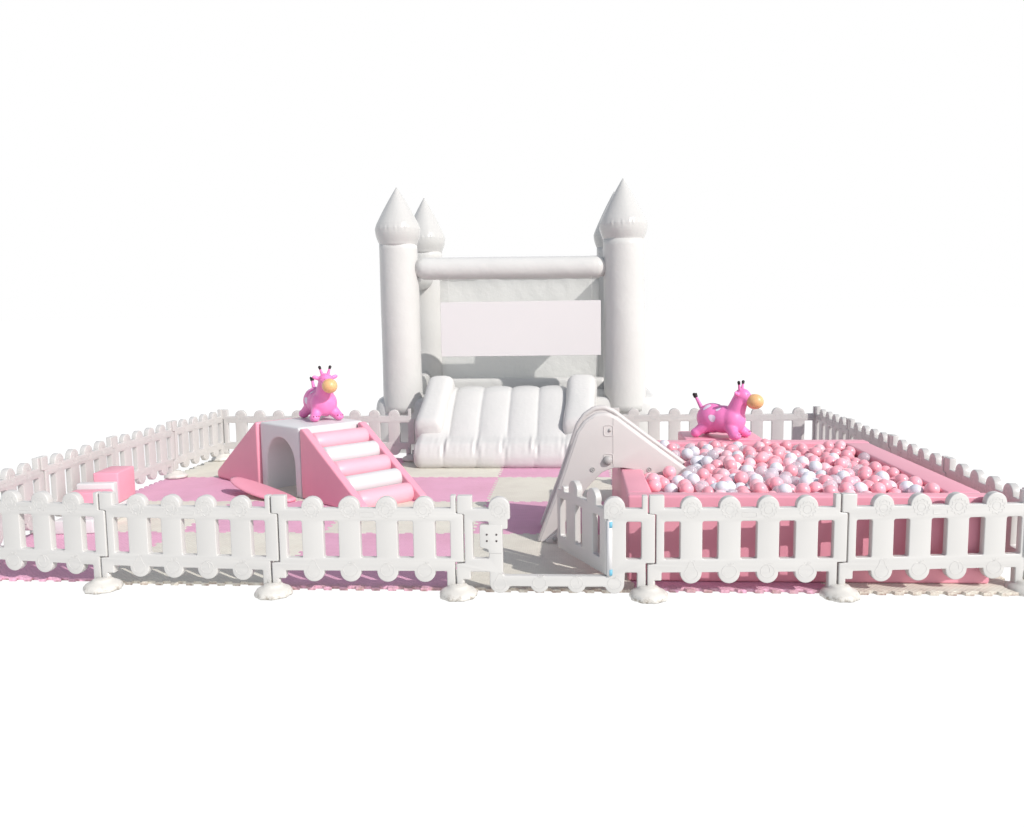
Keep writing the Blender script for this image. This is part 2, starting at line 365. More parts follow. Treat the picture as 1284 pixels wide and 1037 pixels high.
panels = [('F0', 'F1', 'front fence panel at the far left, in front of the striped soft steps'),
          ('F1', 'F2', 'front fence panel second from the left, below the pink wedge ramp'),
          ('F2', 'F3', 'front fence panel directly left of the open gate frame'),
          ('F4', 'F5', 'front fence panel directly right of the open gate frame, before the ball pit'),
          ('F5', 'F6', 'rightmost front fence panel, before the right half of the ball pit'),
          ('F0', 'L1', 'left side fence panel nearest the viewer, cut by the picture edge'),
          ('L1', 'L2', 'left side fence panel standing behind the striped soft steps'),
          ('L2', 'L3', 'left side fence panel third from the front, right of the striped soft steps'),
          ('L3', 'K0', 'left side fence panel farthest back, ending at the back corner'),
          ('K0', 'K1', 'back fence panel at the left corner, behind the pink wedge ramp'),
          ('K1', 'K2', 'back fence panel behind the white tunnel block, ending at the castle slide'),
          ('K4', 'K5', 'back fence panel between the castle and the right giraffe toy'),
          ('K5', 'K6', 'back fence panel at the right corner, behind the ball pit'),
          ('K6', 'R3', 'right side fence panel farthest back, by the right back corner'),
          ('R3', 'R2', 'right side fence panel second from the back corner, beside the ball pit'),
          ('R2', 'R1', 'right side fence panel third from the back corner, beside the ball pit'),
          ('R1', 'F6', 'right side fence panel nearest the viewer, at the right picture edge')]
GRP = 'white picket fence panels around the play area'
for k, (a, b, lab) in enumerate(panels):
    lab = 'white plastic ' + lab
    if proto is None:
        proto = make_panel(lab, GRP); t = proto; kids = list(proto.children)
    else:
        t = proto.copy(); COL.objects.link(t); t['label'] = lab
        for c in kids:
            q = c.copy(); COL.objects.link(q); q.parent = t
    placed[(a, b)] = t
    place(t, a, b, (.0 if a[0] in 'FK' and b[0] in 'FK' else .0042) + random.uniform(0, .003)); t.rotation_euler.x = random.uniform(-.010, .010)

# gate frame with its low sill and the open leaf
gf = empty('gateway'); tag(gf, 'white plastic gate frame with low fruit-marked sill in the front fence, gate open', 'gate frame')
o = mm((2, 595, 6), (88, 595, 6), (88, 519, 5)) + mm((185, 519, 3)) + arc(.245, .525, .062, 185, 8) + mm((307, 458, 8), (292, 455, 4), (292, 400, 6), (263, 398, 6), (263, 122, 14), (848 + 22, 122, 10), (870, 458, 4), (846, 458, 6)) + arc(.908, .525, .062, 172, -5) + \
    mm((1066, 519, 5), (1066, 595, 5), (1097, 595, 5), (1097, 490, 4), (1139, 486, 10), (1139, 200, 8), (1086, 200, 4), (1086, 30, 0), (1038, 30, 0), (1038, 145, 6), (968, 145, 6))
o += arc(.908, .075, .056, 0, -160) + mm((840, 60, 6)) + arc(.69, .078, .055, -20, -160) + arc(.475, .078, .055, -20, -160) + mm((320, 60, 6)) + arc(.245, .078, .060, -20, -180)
o += mm((185, 145, 6), (74, 145, 5), (74, 98, 6), (29, 98, 4), (29, 30, 0), (-8, 30, 0), (-8, 192, 5), (42, 196, 5), (42, 486, 6), (2, 490, 5))
gl = [fillet(o, .004, 3), fillet(mm((90, 223), (90, 444), (183, 444), (183, 223)), .011), fillet(mm((974, 223), (974, 444), (1062, 444), (1062, 223)), .011)]
link('frame_board', plate_mesh('gate_frame_board', gl, .024, .0055, 2, M['fence']), None, gf, False)
for c in (.245, .908): link('flower_relief', flower_me, None, gf, False, loc=(c, FR, .512))
for c, me, nm in ((.245, pear_me, 'pear_relief'), (.475, apple_me, 'apple_relief'), (.69, peach_me, 'peach_relief'), (.908, apple_me, 'apple_relief')):
    q = link(nm, me, None, gf, False, loc=(c, FR, .082)); q.scale = (.9, 1, .9)
lp_me = plate_mesh('latch_plate', [fillet(mm((131, 292, 10), (131, 425, 10), (262, 425, 4), (262, 255, 4), (183, 255, 6), (178, 280, 8)), .006)], .021, .004, 2, M['fence'])
lp_ = link('latch_plate', lp_me, None, gf, False, loc=(0, -.006, 0))
for x in (.173, .229):
    for z in (.33, .368):
        bm = bmesh.new(); cyl_bm(bm, (x, -.0228, z), (x, -.0150, z), .0060, seg=12); from_bm('screw_hole', bm, M['gap'], lp_)
place(gf, 'F3', 'F4')

lf = empty('gate_leaf'); tag(lf, 'white picket gate swung open inward beside the toddler slide', 'gate')
o = mm((0, 128, 6), (0, 515, 6), (60, 515, 3)) + mm((100, 515, 3)) + arc(.180, .545, .062, 205, -25) + arc(.43, .545, .062, 205, -25) + mm((560, 508, 3), (562, 545, 14), (600, 545, 14), (604, 520, 4), (665, 516, 8), (665, 128, 10))
lv = [fillet(o, .004, 3)] + [fillet(mm((a, 215), (a, 462), (b, 462), (b, 215)), .012) for a, b in ((75, 165), (310, 400), (530, 620))]
link('leaf_board', plate_mesh('gate_leaf_board', lv, .020, .005, 2, M['fence']), None, lf, False)
bm = bmesh.new(); cyl_bm(bm, (-.010, 0, .128), (-.010, 0, .452), .0165, seg=24); from_bm('hinge_post', bm, M['white'], lf)
for z in (.13, .412):
    bm = bmesh.new(); cyl_bm(bm, (-.017, -.002, z), (-.017, -.002, z + .034), .0125, seg=24); from_bm('hinge_band', bm, M['tape'], lf)
lf.location = (4.203, -.150, 0); lf.rotation_euler = (0, 0, math.atan2(.66, -.32))

# feet under the joints
bm = bmesh.new()
prof = [(.100, 0), (.103, .012), (.102, .026), (.092, .042), (.074, .054), (.062, .060), (.052, .072), (.047, .078), (.0, .080)]
lathe_bm(bm, prof, 72, mod=lambda a, z: .035 * math.sin(9 * a) * max(0, 1 - z / .045) + .012 * math.sin(23 * a + 1) * max(0, 1 - z / .03)); foot_me = bpy.data.meshes.new('foot_base'); bmesh.ops.recalc_face_normals(bm, faces=bm.faces); bm.to_mesh(foot_me); bm.free(); foot_me.materials.append(M['foot'])
bm = bmesh.new(); cyl_bm(bm, (-.034, 0, .06), (-.034, 0, .165), .021, seg=18); cyl_bm(bm, (.016, 0, .06), (.016, 0, .125), .019, seg=18)
pole_me = bpy.data.meshes.new('foot_socket'); bm.to_mesh(pole_me); bm.free(); pole_me.materials.append(M['fence'])
bm = bmesh.new(); box_bm(bm, -.0022, .0022, -.1045, -.05, .0, .046); 
seam_me = bpy.data.meshes.new('foot_seam'); bm.to_mesh(seam_me); bm.free(); seam_me.materials.append(M['slide_dark'])
def add_foot(t, x, z):
    f_ = link('foot', foot_me, None, t, loc=(x, -.028, z), rot=(0, 0, random.uniform(-.08, .08)))
    f_.scale = (1.07, 1.12, .86)
    sk_ = link('socket', pole_me, None, f_); sk_.location = (0, .025, 0)
for nm, t in placed.items():
    a, b = nm
    zf = lambda n: .0005 if n[0] == 'F' else .022
    if a in ('F0', 'K0', 'K4'): add_foot(t, 0, zf(a))
    if b not in ('F1x',) and not (nm in (('R1', 'F6'),)): add_foot(t, PL, zf(b) if b != 'F3' else .0005)
add_foot(gf, PL, .0005)

# ------------------------------------------------------------------ bouncy castle
castle = empty('bouncy_castle', (3.3, 5.1, 0)); tag(castle, 'white inflatable bouncy castle with pointed corner towers and a front slide', 'bouncy castle')
CL = Vector((3.3, 5.1, 0))
def superring(cx, cy, z, hx, hy, p=4.0, n=64, puff=None):
    r = []
    for k in range(n):
        a = 2 * PI * k / n; c, s = math.cos(a), math.sin(a)
        x = hx * math.copysign(abs(c) ** (2 / p), c); y = hy * math.copysign(abs(s) ** (2 / p), s)
        q = 1 + (puff(a, z) if puff else 0)
        r.append((cx + x * q, cy + y * q, z))
    return r
# base cushion
bm = bmesh.new(); rings = []
hx, hy, H = 1.68, .98, .66
for k in range(15):
    u = k / 14; a = -PI / 2 + PI * u
    z = H / 2 + H / 2 * math.copysign(abs(math.sin(a)) ** .55, math.sin(a)); ins = (1 - abs(math.cos(a)) ** .45) * .13
    rings.append(superring(0, .80, z, hx - ins, hy - ins, 12, 160))
loft_bm(bm, rings); from_bm('base', bm, M['pvc'], castle)
def tower(cx, cy, ztop, lean, parent, r=.230, bot=.50):
    bm = bmesh.new(); prof = []
    for k in range(28):
        u = k / 27; z = bot + (2.46 - bot) * u
        prof.append((r * (1.055 - .055 * u + .008 * math.sin(9 * u + cx)), z))
    lathe_bm(bm, prof, 48, mod=lambda a, z: .006 * math.sin(3 * a + 4 * z))
    for v in bm.verts: v.co.x += lean * (v.co.z - .6) / 2 * 1.0
    t = from_bm('tower', bm, M['pvc_tower'], parent, loc=(cx - CL.x, cy - CL.y, 0))
    bm = bmesh.new(); prof = [(r * .985, 2.42), (r * 1.0, 2.455)]
    for u in (.2, .4, .6, .8, 1): prof.append((r * (1.0 + .18 * math.sin(u * PI / 2)), 2.455 + .145 * u))
    rt = r * 1.18
    prof += [(rt * 1.0, 2.625), (rt * .975, 2.65), (rt * .93, 2.685)]
    for k in range(1, 12): u = k / 11; prof.append((rt * .93 * (1 - u) + .004 * u + .008 * math.sin(u * PI), 2.685 + (ztop - 2.685) * u))
    pk = random.random() * 6
    def mod(a, z):
        d = math.exp(-((z - 2.625) / .032) ** 2)
        return d * .011 * (math.sin(26 * a + pk) * .7 + math.sin(41 * a + 2 * pk) * .5)
    # denser rings round the puckered shoulder
    pr = []
    for (r0, z0), (r1, z1) in zip(prof, prof[1:]):
        n = 4 if 2.5 < z0 < 2.72 else 1
        for q in range(n): pr.append((r0 + (r1 - r0) * q / n, z0 + (z1 - z0) * q / n))
    pr.append(prof[-1])
    lathe_bm(bm, pr, 144, mod=mod)
    for v in bm.verts: v.co.x += lean * (v.co.z - .6) / 2
    from_bm('spire', bm, M['pvc_spire'], t)
tower(1.970, 5.10, 3.10, -.01, castle, .222); tower(4.588, 5.10, 3.14, -.02, castle, .231)
tower(2.05, 6.42, 3.15, .0, castle, .222); tower(4.52, 6.42, 3.17, .0, castle, .222)
def tube(name, p0, p1, r, parent, m=M['pvc'], n=24, sag=0.0):
    bm = bmesh.new(); p0 = Vector(p0) - CL; p1 = Vector(p1) - CL; d = (p1 - p0); L = d.length; d.normalize()
    side = d.cross(Vector((0, 0, 1))).normalized(); up = side.cross(d)
    rings = []
    for k in range(n + 1):
        u = k / n
        e = min(u, 1 - u) * L
        rr = r * (1 if e > r * .5 else math.sqrt(max(0.02, 1 - (1 - e / (r * .5)) ** 2 * .45)))
        c = p0 + d * L * u + Vector((0, 0, -sag * math.sin(PI * u)))
        rings.append([c + side * rr * math.cos(2 * PI * i / 28) + up * rr * math.sin(2 * PI * i / 28) for i in range(28)])
    loft_bm(bm, rings); return from_bm(name, bm, m, parent)
tube('front_beam', (2.17, 5.10, 2.165), (4.37, 5.10, 2.150), .128, castle)
tube('back_beam', (2.2, 6.42, 2.12), (4.4, 6.42, 2.12), .12, castle)
tube('side_beam', (2.03, 5.2, 2.10), (2.03, 6.35, 2.10), .15, castle)
tube('side_beam', (4.58, 5.2, 2.10), (4.54, 6.35, 2.10), .15, castle)
# fabric walls (gathered cloth, folds run from the corners)
def wall(name, p0, p1, z0, z1, seed, amp=.0045):
    bm = bmesh.new(); p0 = Vector(p0); p1 = Vector(p1); nx, nz = 120, 70
    d = (p1 - p0); nrm = Vector((d.y, -d.x, 0)).normalized(); rnd = random.Random(seed)
    ph = [(rnd.uniform(8, 26), rnd.uniform(-22, 22), rnd.uniform(0, 6)) for _ in range(6)]
    g = []
    for j in range(nz + 1):
        row = []
        for i in range(nx + 1):
            u, v = i / nx, j / nz
            e = min(1, 6 * min(v, 1 - v)) if False else 1
            f = sum(math.sin(a * u + b_ * v + c + 2 * math.sin(3 * u + c)) for a, b_, c in ph) / 6
            f2 = math.sin(60 * u + 18 * v) * max(0, (v - .7)) * 1.5
            row.append(bm.verts.new(p0 + d * u + nrm * (amp * (f * 1.6 + f2)) + Vector((0, 0, z0 + (z1 - z0) * v)) - CL))
        g.append(row)
    for j in range(nz):
        for i in range(nx): bm.faces.new((g[j][i], g[j][i + 1], g[j + 1][i + 1], g[j + 1][i]))
    o = from_bm(name, bm, M['pvc_wall'], castle)
    md = o.modifiers.new('thickness', 'SOLIDIFY'); md.thickness = .004
    return o
wall('back_wall', (2.2, 6.32, 0), (4.38, 6.32, 0), .55, 2.12, 3)
for xa, xb in ((1.92, 2.12), (4.46, 4.68)):
    bm = bmesh.new(); box_bm(bm, xa - CL.x, xb - CL.x, 5.28 - CL.y, 6.3 - CL.y, .5, .88, .07, 4); from_bm('side_cushion', bm, M['pvc'], castle)
# low inner step in front of the back wall
bm = bmesh.new(); box_bm(bm, 2.2 - CL.x, 4.4 - CL.x, 6.05 - CL.y, 6.30 - CL.y, .5, .80, .06, 4); from_bm('inner_cushion', bm, M['pvc'], castle)
# banner tied under the front beam
bm = bmesh.new(); box_bm(bm, 2.462 - CL.x, 4.306 - CL.x, 4.963 - CL.y, 4.971 - CL.y, 1.145, 1.770, .002, 1)
bn = from_bm('banner', bm, M['banner'], castle, False)
for x in (2.55, 4.2):
    bm = bmesh.new(); cyl_bm(bm, (x - CL.x, 4.975 - CL.y, 1.765), (x - CL.x, 5.03 - CL.y, 2.07), .0015, seg=8); from_bm('tie_cord', bm, M['pvc'], bn)
# slide: four lanes that roll over a fat lip at the foot
def slide_bed():
    bm = bmesh.new()
    X0, X1 = 2.29, 4.20
    path = [(5.15, .735, 0), (4.9, .775, 0), (4.72, .745, 0), (4.5, .62, 0), (4.3, .50, 0), (4.15, .375, 0), (4.06, .315, .5), (3.98, .30, 1), (3.92, .275, 1), (3.885, .21, 1), (3.862, .14, 1), (3.868, .07, 1), (3.90, .022, 1), (4.1, .02, .6), (5.15, .02, 0)]
    # resample
    P = []
    for a, b_ in zip(path, path[1:]):
        for k in range(5): P.append([a[q] + (b_[q] - a[q]) * k / 5 for q in range(3)])
    P.append(list(path[-1]))
    for _ in range(3):
        P = [P[0]] + [[(P[i - 1][q] + 2 * P[i][q] + P[i + 1][q]) / 4 for q in range(3)] for i in range(1, len(P) - 1)] + [P[-1]]
    nx = 150; seams = [2.66, 2.97, 3.285, 3.60, 3.91]
    seamsf = [2.285, 2.62, 2.97, 3.27, 3.58, 3.90, 4.205]
    rnd = random.Random(4)
    puck = [rnd.uniform(0, 6.28) for _ in range(20)]
    rows = []
    for j, (y, z, lip) in enumerate(P):
        y0, z0, _ = P[max(0, j - 1)]; y1, z1, _ = P[min(len(P) - 1, j + 1)]
        t = Vector((0, y1 - y0, z1 - z0)).normalized(); n = Vector((0, t.z, -t.y))
        if n.z < 0 and j < len(P) * .45: n = -n
        n = Vector((0, -abs(t.z) if j < len(P) * .8 else 0, -t.y if True else 0))
        n = Vector((0, t.z, -t.y))
        row = []
        for i in range(nx + 1):
            x = X0 + (X1 - X0) * i / nx
            def bulge(ss, h, pw=.5):
                for a, b_ in zip(ss, ss[1:]):
                    if a <= x <= b_:
                        u = (x - a) / (b_ - a); return h * (max(0, math.sin(PI * u)) ** pw)
                return 0
            top = bulge([2.29] + seams + [4.20], .036, .42); ft = bulge(seamsf, .011, .5)
            h = top * (1 - lip) + ft * lip
            # gathers around the bend
            gth = math.exp(-((z - .25) / .09) ** 2) * lip
            ds = min(abs(x - q) for q in seamsf); h += gth * (.0008 + .0075 * math.exp(-((ds - .02) / .035) ** 2)) * (math.sin(70 * x + puck[0] + 9 * z) + .8 * math.sin(113 * x + puck[1] - 14 * z) + .6 * math.sin(37 * x + puck[2]))
            edge = min(x - X0, X1 - x)
            rd = 0
            if edge < .10: rd = .10 * (1 - math.sqrt(max(0, 1 - (1 - edge / .10) ** 2)))
            p = Vector((x, y, z)) + n * (h - rd)
            p.z = max(.018, p.z)
            row.append(bm.verts.new(p - CL))
        rows.append(row)
    for a, b_ in zip(rows, rows[1:]):
        for i in range(nx): bm.faces.new((a[i], a[i + 1], b_[i + 1], b_[i]))
    # close the two flanks
    for i in (0, nx):
        bm.faces.new([r[i] for r in rows])
    return from_bm('slide_bed', bm, M['pvc'], castle)
slide_bed()
def bumper(xc, name='slide_bumper', hw=.14, top=.965):
    bm = bmesh.new(); rings = []
    st = [(4.15, .24, .16, .90), (4.13, .29, .19, 1.0)]
    n = 26
    for k in range(n + 1):
        u = k / n
        e = min(u, 1 - u) * 2
        end = math.sqrt(max(.0, 1 - (1 - min(1, e / .16)) ** 2)) if e < .16 else 1
        end = max(.30 if u < .5 else .62, end)
        y = 4.09 + .79 * u; z = .355 + (.80 - .355) * u
        hh = (.155 + .025 * u) * (.35 + .65 * end); ww = hw * (.72 + .28 * end) * (1 + .03 * math.sin(u * 9))
        d = Vector((0, .72, .40)).normalized(); up = Vector((0, -d.z, d.y))
        up = Vector((0, -.35, 1)).normalized()
        r = []
        for i in range(40):
            a = 2 * PI * i / 40; c, s = math.cos(a), math.sin(a)
            x = ww * math.copysign(abs(c) ** .62, c); q = hh * math.copysign(abs(s) ** .62, s)
            r.append(Vector((xc + x + .05 * (u - .5), y, z)) + up * q + Vector((0, 0, 0)) - CL)
        rings.append(r)
    loft_bm(bm, rings); from_bm(name, bm, M['pvc'], castle)
bumper(2.455, hw=.152); bumper(4.065, hw=.168)

# ------------------------------------------------------------------ soft play climber (three loose foam blocks)
U_ = Vector((-.755, .656, 0)); V_ = Vector((.656, .755, 0)); NC = Vector((1.572, 2.385, 0)); S = .685; HB = .635
angU = math.atan2(-U_.y, -U_.x)       # local +x runs along -U (to the right), local +y along V
def local(o, p): o.location = p; o.rotation_euler = (0, 0, angU)
tb = empty('tunnel_block'); tag(tb, 'white foam block with an arched crawl opening, giraffe toy on top', 'soft play block')
o = [(-S, 0, .0), (-S, HB, .022), (0, HB, .022), (0, 0, .0), (-.085, 0, .0)] + [(-.335 + .25 * math.cos(R(a)), .27 + .25 * math.sin(R(a)), 0) for a in range(0, 181, 10)] + [(-.585, 0, .0)]
me = plate_mesh('tunnel_body', [fillet(o, .02, 4)], S / 2, .016, 3, M['white'])
link('block_body', me, None, tb, False, loc=(0, S / 2, .022)); local(tb, NC)
wd = empty('wedge_ramp'); tag(wd, 'pink foam wedge ramp leaning against the left side of the white tunnel block', 'soft play ramp')
me = plate_mesh('wedge_body', [fillet([(-S - .012, 0, .01), (-S - .012, HB - .005, .03), (-S - .05, HB - .005, .03), (-S - .86, .075, .05), (-S - .86, 0, .03)], .03, 5)], S / 2, .018, 3, M['pink'])
link('ramp_body', me, None, wd, False, loc=(0, S / 2 - .03, .022)); local(wd, NC)
st = empty('roller_stairs'); tag(st, 'pink foam stairs with alternating pink and white roller steps, against the tunnel block', 'soft play stairs')
side = fillet([(.014, 0, .01), (.014, HB - .01, .03), (.055, HB - .005, .035), (.93, .055, .04), (.93, 0, .02)], .03, 5)
sm = plate_mesh('stair_side', [side], .036, .014, 3, M['pink'])
for y in (.036, S - .036): link('side_panel', sm, None, st, False, loc=(0, y, .022))
# sloped core under the rollers
bm = bmesh.new()
for y in (.06, S - .06):
    for p in ((.03, 0), (.03, .46), (.80, 0)): bm.verts.new((p[0], y, p[1] + .022))
bm.verts.ensure_lookup_table(); v = bm.verts
bm.faces.new((v[0], v[1], v[2])); bm.faces.new((v[3], v[5], v[4])); bm.faces.new((v[0], v[3], v[4], v[1])); bm.faces.new((v[1], v[4], v[5], v[2])); bm.faces.new((v[0], v[2], v[5], v[3]))
from_bm('stair_core', bm, M['pink'], st, False)
for k in range(5):
    bm = bmesh.new(); s = .115 + .160 * k; z = .500 - .1085 * k; rr = .089
    prof = [(rr * .6, .066), (rr * .9, .067), (rr, .082)] + [(rr, .082 + (S - .164) * q / 6) for q in range(1, 7)] + [(rr * .9, S - .067), (rr * .6, S - .066)]
    lathe_bm(bm, prof, 36)
    for vv in bm.verts: x, y, zz = vv.co; vv.co = (s + x, zz, z + y + .022)
    from_bm('roller_step', bm, M['white'] if k % 2 else M['pinkroll'], st)
local(st, NC)
# arch cut-out lying in front of the block
ac = empty('arch_cutout', (1.2, 2.44, .022)); tag(ac, 'thin curved pink foam piece lying tilted before the tunnel opening', 'foam piece')
bm = bmesh.new(); rings = []
for k in range(21):
    u = k / 20; x = -.40 + .80 * u; zc = .115 * (1 - u) ** 1.7 + .018; hw = .11 * math.sqrt(max(.03, 1 - (2 * u - 1) ** 2)) + .02; th = .016 + .012 * math.sin(PI * u)
    rings.append([(x, hw * math.copysign(abs(math.cos(a)) ** .6, math.cos(a)), zc + th * math.sin(a)) for a in [2 * PI * i / 20 for i in range(20)]])
loft_bm(bm, rings); from_bm('foam_sheet', bm, M['pink'], ac); ac.rotation_euler = (0, 0, math.atan2(-.39, .66))

# ------------------------------------------------------------------ small striped steps by the left fence
ss = empty('soft_steps', (.19, 1.5, 0)); tag(ss, 'small pink and white striped foam steps beside the left side fence', 'soft play steps')
for nm, mt, b_ in (('top_step', 'pink', (-.055, .145, .085, .42, .15, .402)), ('plinth', 'white', (-.055, .142, .088, .418, .022, .149)), ('middle_step', 'white', (-.15, .143, -.01, .083, .022, .335)),
                   ('lower_step', 'pink', (-.15, .143, -.16, -.012, .022, .292)), ('bottom_step', 'white', (-.15, .143, -.40, -.162, .022, .13))):
    bm = bmesh.new(); box_bm(bm, *b_, .013, 3); from_bm(nm, bm, M[mt], ss)
ss.rotation_euler = (0, 0, R(6))
for c in list(ss.children):
    for p in c.data.polygons: p.use_smooth = True

# ------------------------------------------------------------------ ball pit
PX0, PX1, PY0, PY1, PZ, PT = 4.325, 6.40, .07, 2.33, .545, .155
pit = empty('ball_pit', ((PX0 + PX1) / 2, (PY0 + PY1) / 2, .022)); tag(pit, 'square pink foam ball pit filled with pink, white and clear balls', 'ball pit')
ox, oy = pit.location.x, pit.location.y
def pbox(nm, x0, x1, y0, y1, z1=PZ):
    bm = bmesh.new(); box_bm(bm, x0 - ox, x1 - ox, y0 - oy, y1 - oy, 0, z1 - .022, .016, 4)
    for v in bm.verts:
        v.co.z += .003 * math.sin(3.1 * v.co.x + 1.3 * v.co.y) * (v.co.z > .3)
    return from_bm(nm, bm, M['pit'], pit)
pbox('front_wall', PX0, PX1 + .03, PY0, PY0 + PT - .045)
pbox('back_wall', PX0, PX1 + .02, PY1 - PT, PY1, PZ + .006)
pbox('left_wall', PX0 + .002, PX0 + PT, PY0 + PT - .042, PY1 - PT - .003)
pbox('right_wall', PX1 - PT - .03, PX1 + .012, PY0 + PT - .042, PY1 - PT - .003, PZ + .002)
bm = bmesh.new(); box_bm(bm, PX0 + PT - .01 - ox, PX1 - PT - .02 - ox, PY0 + .105 - oy, PY1 - PT + .01 - oy, .001, .03, .004, 1); from_bm('pit_floor', bm, M['pit'], pit)
# block the giraffe stands on
sb = empty('corner_block', (5.3, 2.60, .022)); tag(sb, 'low pink foam block behind the ball pit, under the right giraffe toy', 'soft play block')
bm = bmesh.new(); box_bm(bm, -.36, .30, -.262, .25, 0, .532, .02, 4); from_bm('block_body', bm, M['pink'], sb)

# balls: drop them one after another onto the heap and keep where they come to rest
RB = .0455
bx0, bx1, by0, by1 = PX0 + PT + RB, PX1 - PT - .03 - RB, PY0 + PT - .045 + RB, PY1 - PT - RB
rng = np.random.default_rng(11); BP = []
def rest_z(x, y, arr):
    if len(arr) == 0: return RB
    d2 = (arr[:, 0] - x) ** 2 + (arr[:, 1] - y) ** 2
    k = d2 < (2 * RB) ** 2
    return max(RB, (arr[k, 2] + np.sqrt((2 * RB) ** 2 - d2[k])).max()) if k.any() else RB
arr = np.zeros((0, 3)); base = .235
lst = []
# a first settled sheet (hidden), then loose layers on top
yy = by0; rowi = 0
while yy <= by1:
    xx = bx0 + (RB if rowi % 2 else 0)
    while xx <= bx1:
        lst.append((xx + rng.uniform(-.004, .004), yy + rng.uniform(-.004, .004), base + rng.uniform(-.012, .012))); xx += 2 * RB * 1.03
    yy += 2 * RB * .9; rowi += 1
under = len(lst); arr = np.array(lst)
def fill_h(x, y):
    # heap is a little higher in the middle and away from the slide's landing
    return .540 + .02 * math.sin(2.2 * (x - bx0)) * math.sin(1.5 * (y - by0)) - .03 * math.exp(-((x - 4.85) ** 2 + (y - 1.15) ** 2) / .05)
fails = 0
while fails < 260 and len(arr) < 2600:
    x = rng.uniform(bx0, bx1); y = rng.uniform(by0, by1); z = rest_z(x, y, arr)
    for step in (.03, .02, .012, .006):
        for _ in range(6):
            best = None
            for a in range(8):
                nx_ = min(bx1, max(bx0, x + step * math.cos(a * PI / 4))); ny_ = min(by1, max(by0, y + step * math.sin(a * PI / 4)))
                nz_ = rest_z(nx_, ny_, arr)
                if nz_ < z - 1e-4 and (best is None or nz_ < best[2]): best = (nx_, ny_, nz_)
            if best is None: break
            x, y, z = best
    if z > fill_h(x, y): fails += 1; continue
    # keep clear of the slide's two side panels
    if y > .93 and y < 1.52 and x < 4.80 and z > .60 - .72 * (x - 4.55): continue
    arr = np.vstack([arr, (x, y, z)])
P = arr[under:]
# visible ones: nothing rests above their upper half
vis = []
for i, (x, y, z) in enumerate(P):
    d = np.hypot(arr[:, 0] - x, arr[:, 1] - y); ab = (d < .045) & (arr[:, 2] > z + .05)
    if z > .33 and not ab.any(): vis.append(i)
vis.sort(key=lambda i: (P[i][1] + 5.05) - 1.2 * (P[i][2] - .45) * 4)
top = set(vis[:300]); print('balls', len(P), 'visible', len(vis))
def ball_mesh(m):
    bm = bmesh.new(); bmesh.ops.create_uvsphere(bm, u_segments=28, v_segments=18, radius=RB)
    me = bpy.data.meshes.new('ball'); bm.to_mesh(me); bm.free(); me.materials.append(m)
    for p in me.polygons: p.use_smooth = True
    return me
kinds = [('ball_pink', 'glossy pink plastic ball lying in the ball pit', 'pink balls in the ball pit'), ('ball_rose', 'pale rose plastic ball lying in the ball pit', 'pale rose balls in the ball pit'),
         ('ball_white', 'glossy white plastic ball lying in the ball pit', 'white balls in the ball pit'), ('ball_clear', 'clear see-through plastic ball lying in the ball pit', 'clear balls in the ball pit')]
bmesh_ = [ball_mesh(M[k[0]]) for k in kinds]
def pick(x, y):
    f = min(1, max(0, (x - 4.5) / 1.7)); h = min(1, max(0, (y - .3) / 1.8))
    pp = .54 + .27 * f + .10 * h * f
    r = rng.random()
    if r < pp * .72: return 0
    if r < pp: return 1
    return 2 if rng.random() < .48 else 3
rest = []
for i, (x, y, z) in enumerate(P):
    k = pick(x, y)
    if i in top:
        o = bpy.data.objects.new('pit_ball', bmesh_[k]); COL.objects.link(o); o.location = (x, y, z); o.rotation_euler = (rng.uniform(0, 3), rng.uniform(0, 3), 0)
        tag(o, kinds[k][1], 'ball', kinds[k][2])
    else: rest.append((x, y, z, k if k < 3 or z > .4 else 2))
for (x, y, z) in arr[:under]: rest.append((x, y, z, 0 if rng.random() < .7 else 2))
me = bpy.data.meshes.new('ball_heap')
src = bmesh_[0]; sv = np.array([v.co[:] for v in src.vertices]); sf = [tuple(p.vertices) for p in src.polygons]
verts = np.concatenate([sv + np.array(r[:3]) for r in rest]); nv = len(sv)
faces = [tuple(a + q * nv for a in f) for q in range(len(rest)) for f in sf]
me.from_pydata(verts.tolist(), [], faces)
for k in kinds: me.materials.append(M[k[0]])
me.polygons.foreach_set('material_index', np.repeat([r[3] for r in rest], len(sf)).astype(np.int32)); me.polygons.foreach_set('use_smooth', np.ones(len(faces), dtype=bool))
me.update()
hp = bpy.data.objects.new('ball_heap', me); COL.objects.link(hp); tag(hp, 'the rest of the pink, white and clear balls deeper and farther back in the pit', 'balls', kind='stuff')

# ------------------------------------------------------------------ toddler slide
ts = empty('toddler_slide', (4.24, .95, 0)); tag(ts, 'off-white plastic toddler slide with arched sides running into the ball pit', 'slide')
X0 = 4.24
def sp_(pts): return [((p[0] - X0), p[1]) + tuple(p[2:]) for p in pts]
outer = sp_([(3.755, .022, .01), (3.90, .40, .0), (4.035, .80, .10), (4.085, .873, .08), (4.155, .921, .08), (4.232, .930, .08), (4.30, .898, .10), (4.53, .722, 0), (4.82, .506, .012), (4.80, .40, .03), (4.62, .40, .04)])
archp = sp_([(4.529, .478, 0), (4.465, .523, 0), (4.41, .545, 0), (4.345, .556, 0), (4.284, .555, 0), (4.24, .542, 0), (4.199, .523, 0), (4.134, .458, 0), (4.08, .395, 0), (4.03, .315, 0), (3.96, .20, 0), (3.91, .105, .02), (3.90, .022, .01)])
side_loop = fillet(outer + sp_([(4.575, .43, .03)]) + archp, .01, 6)
side_me = plate_mesh('slide_side', [side_loop], .019, .006, 3, M['slide'])
rim = fillet(outer[:-2], .01, 6)
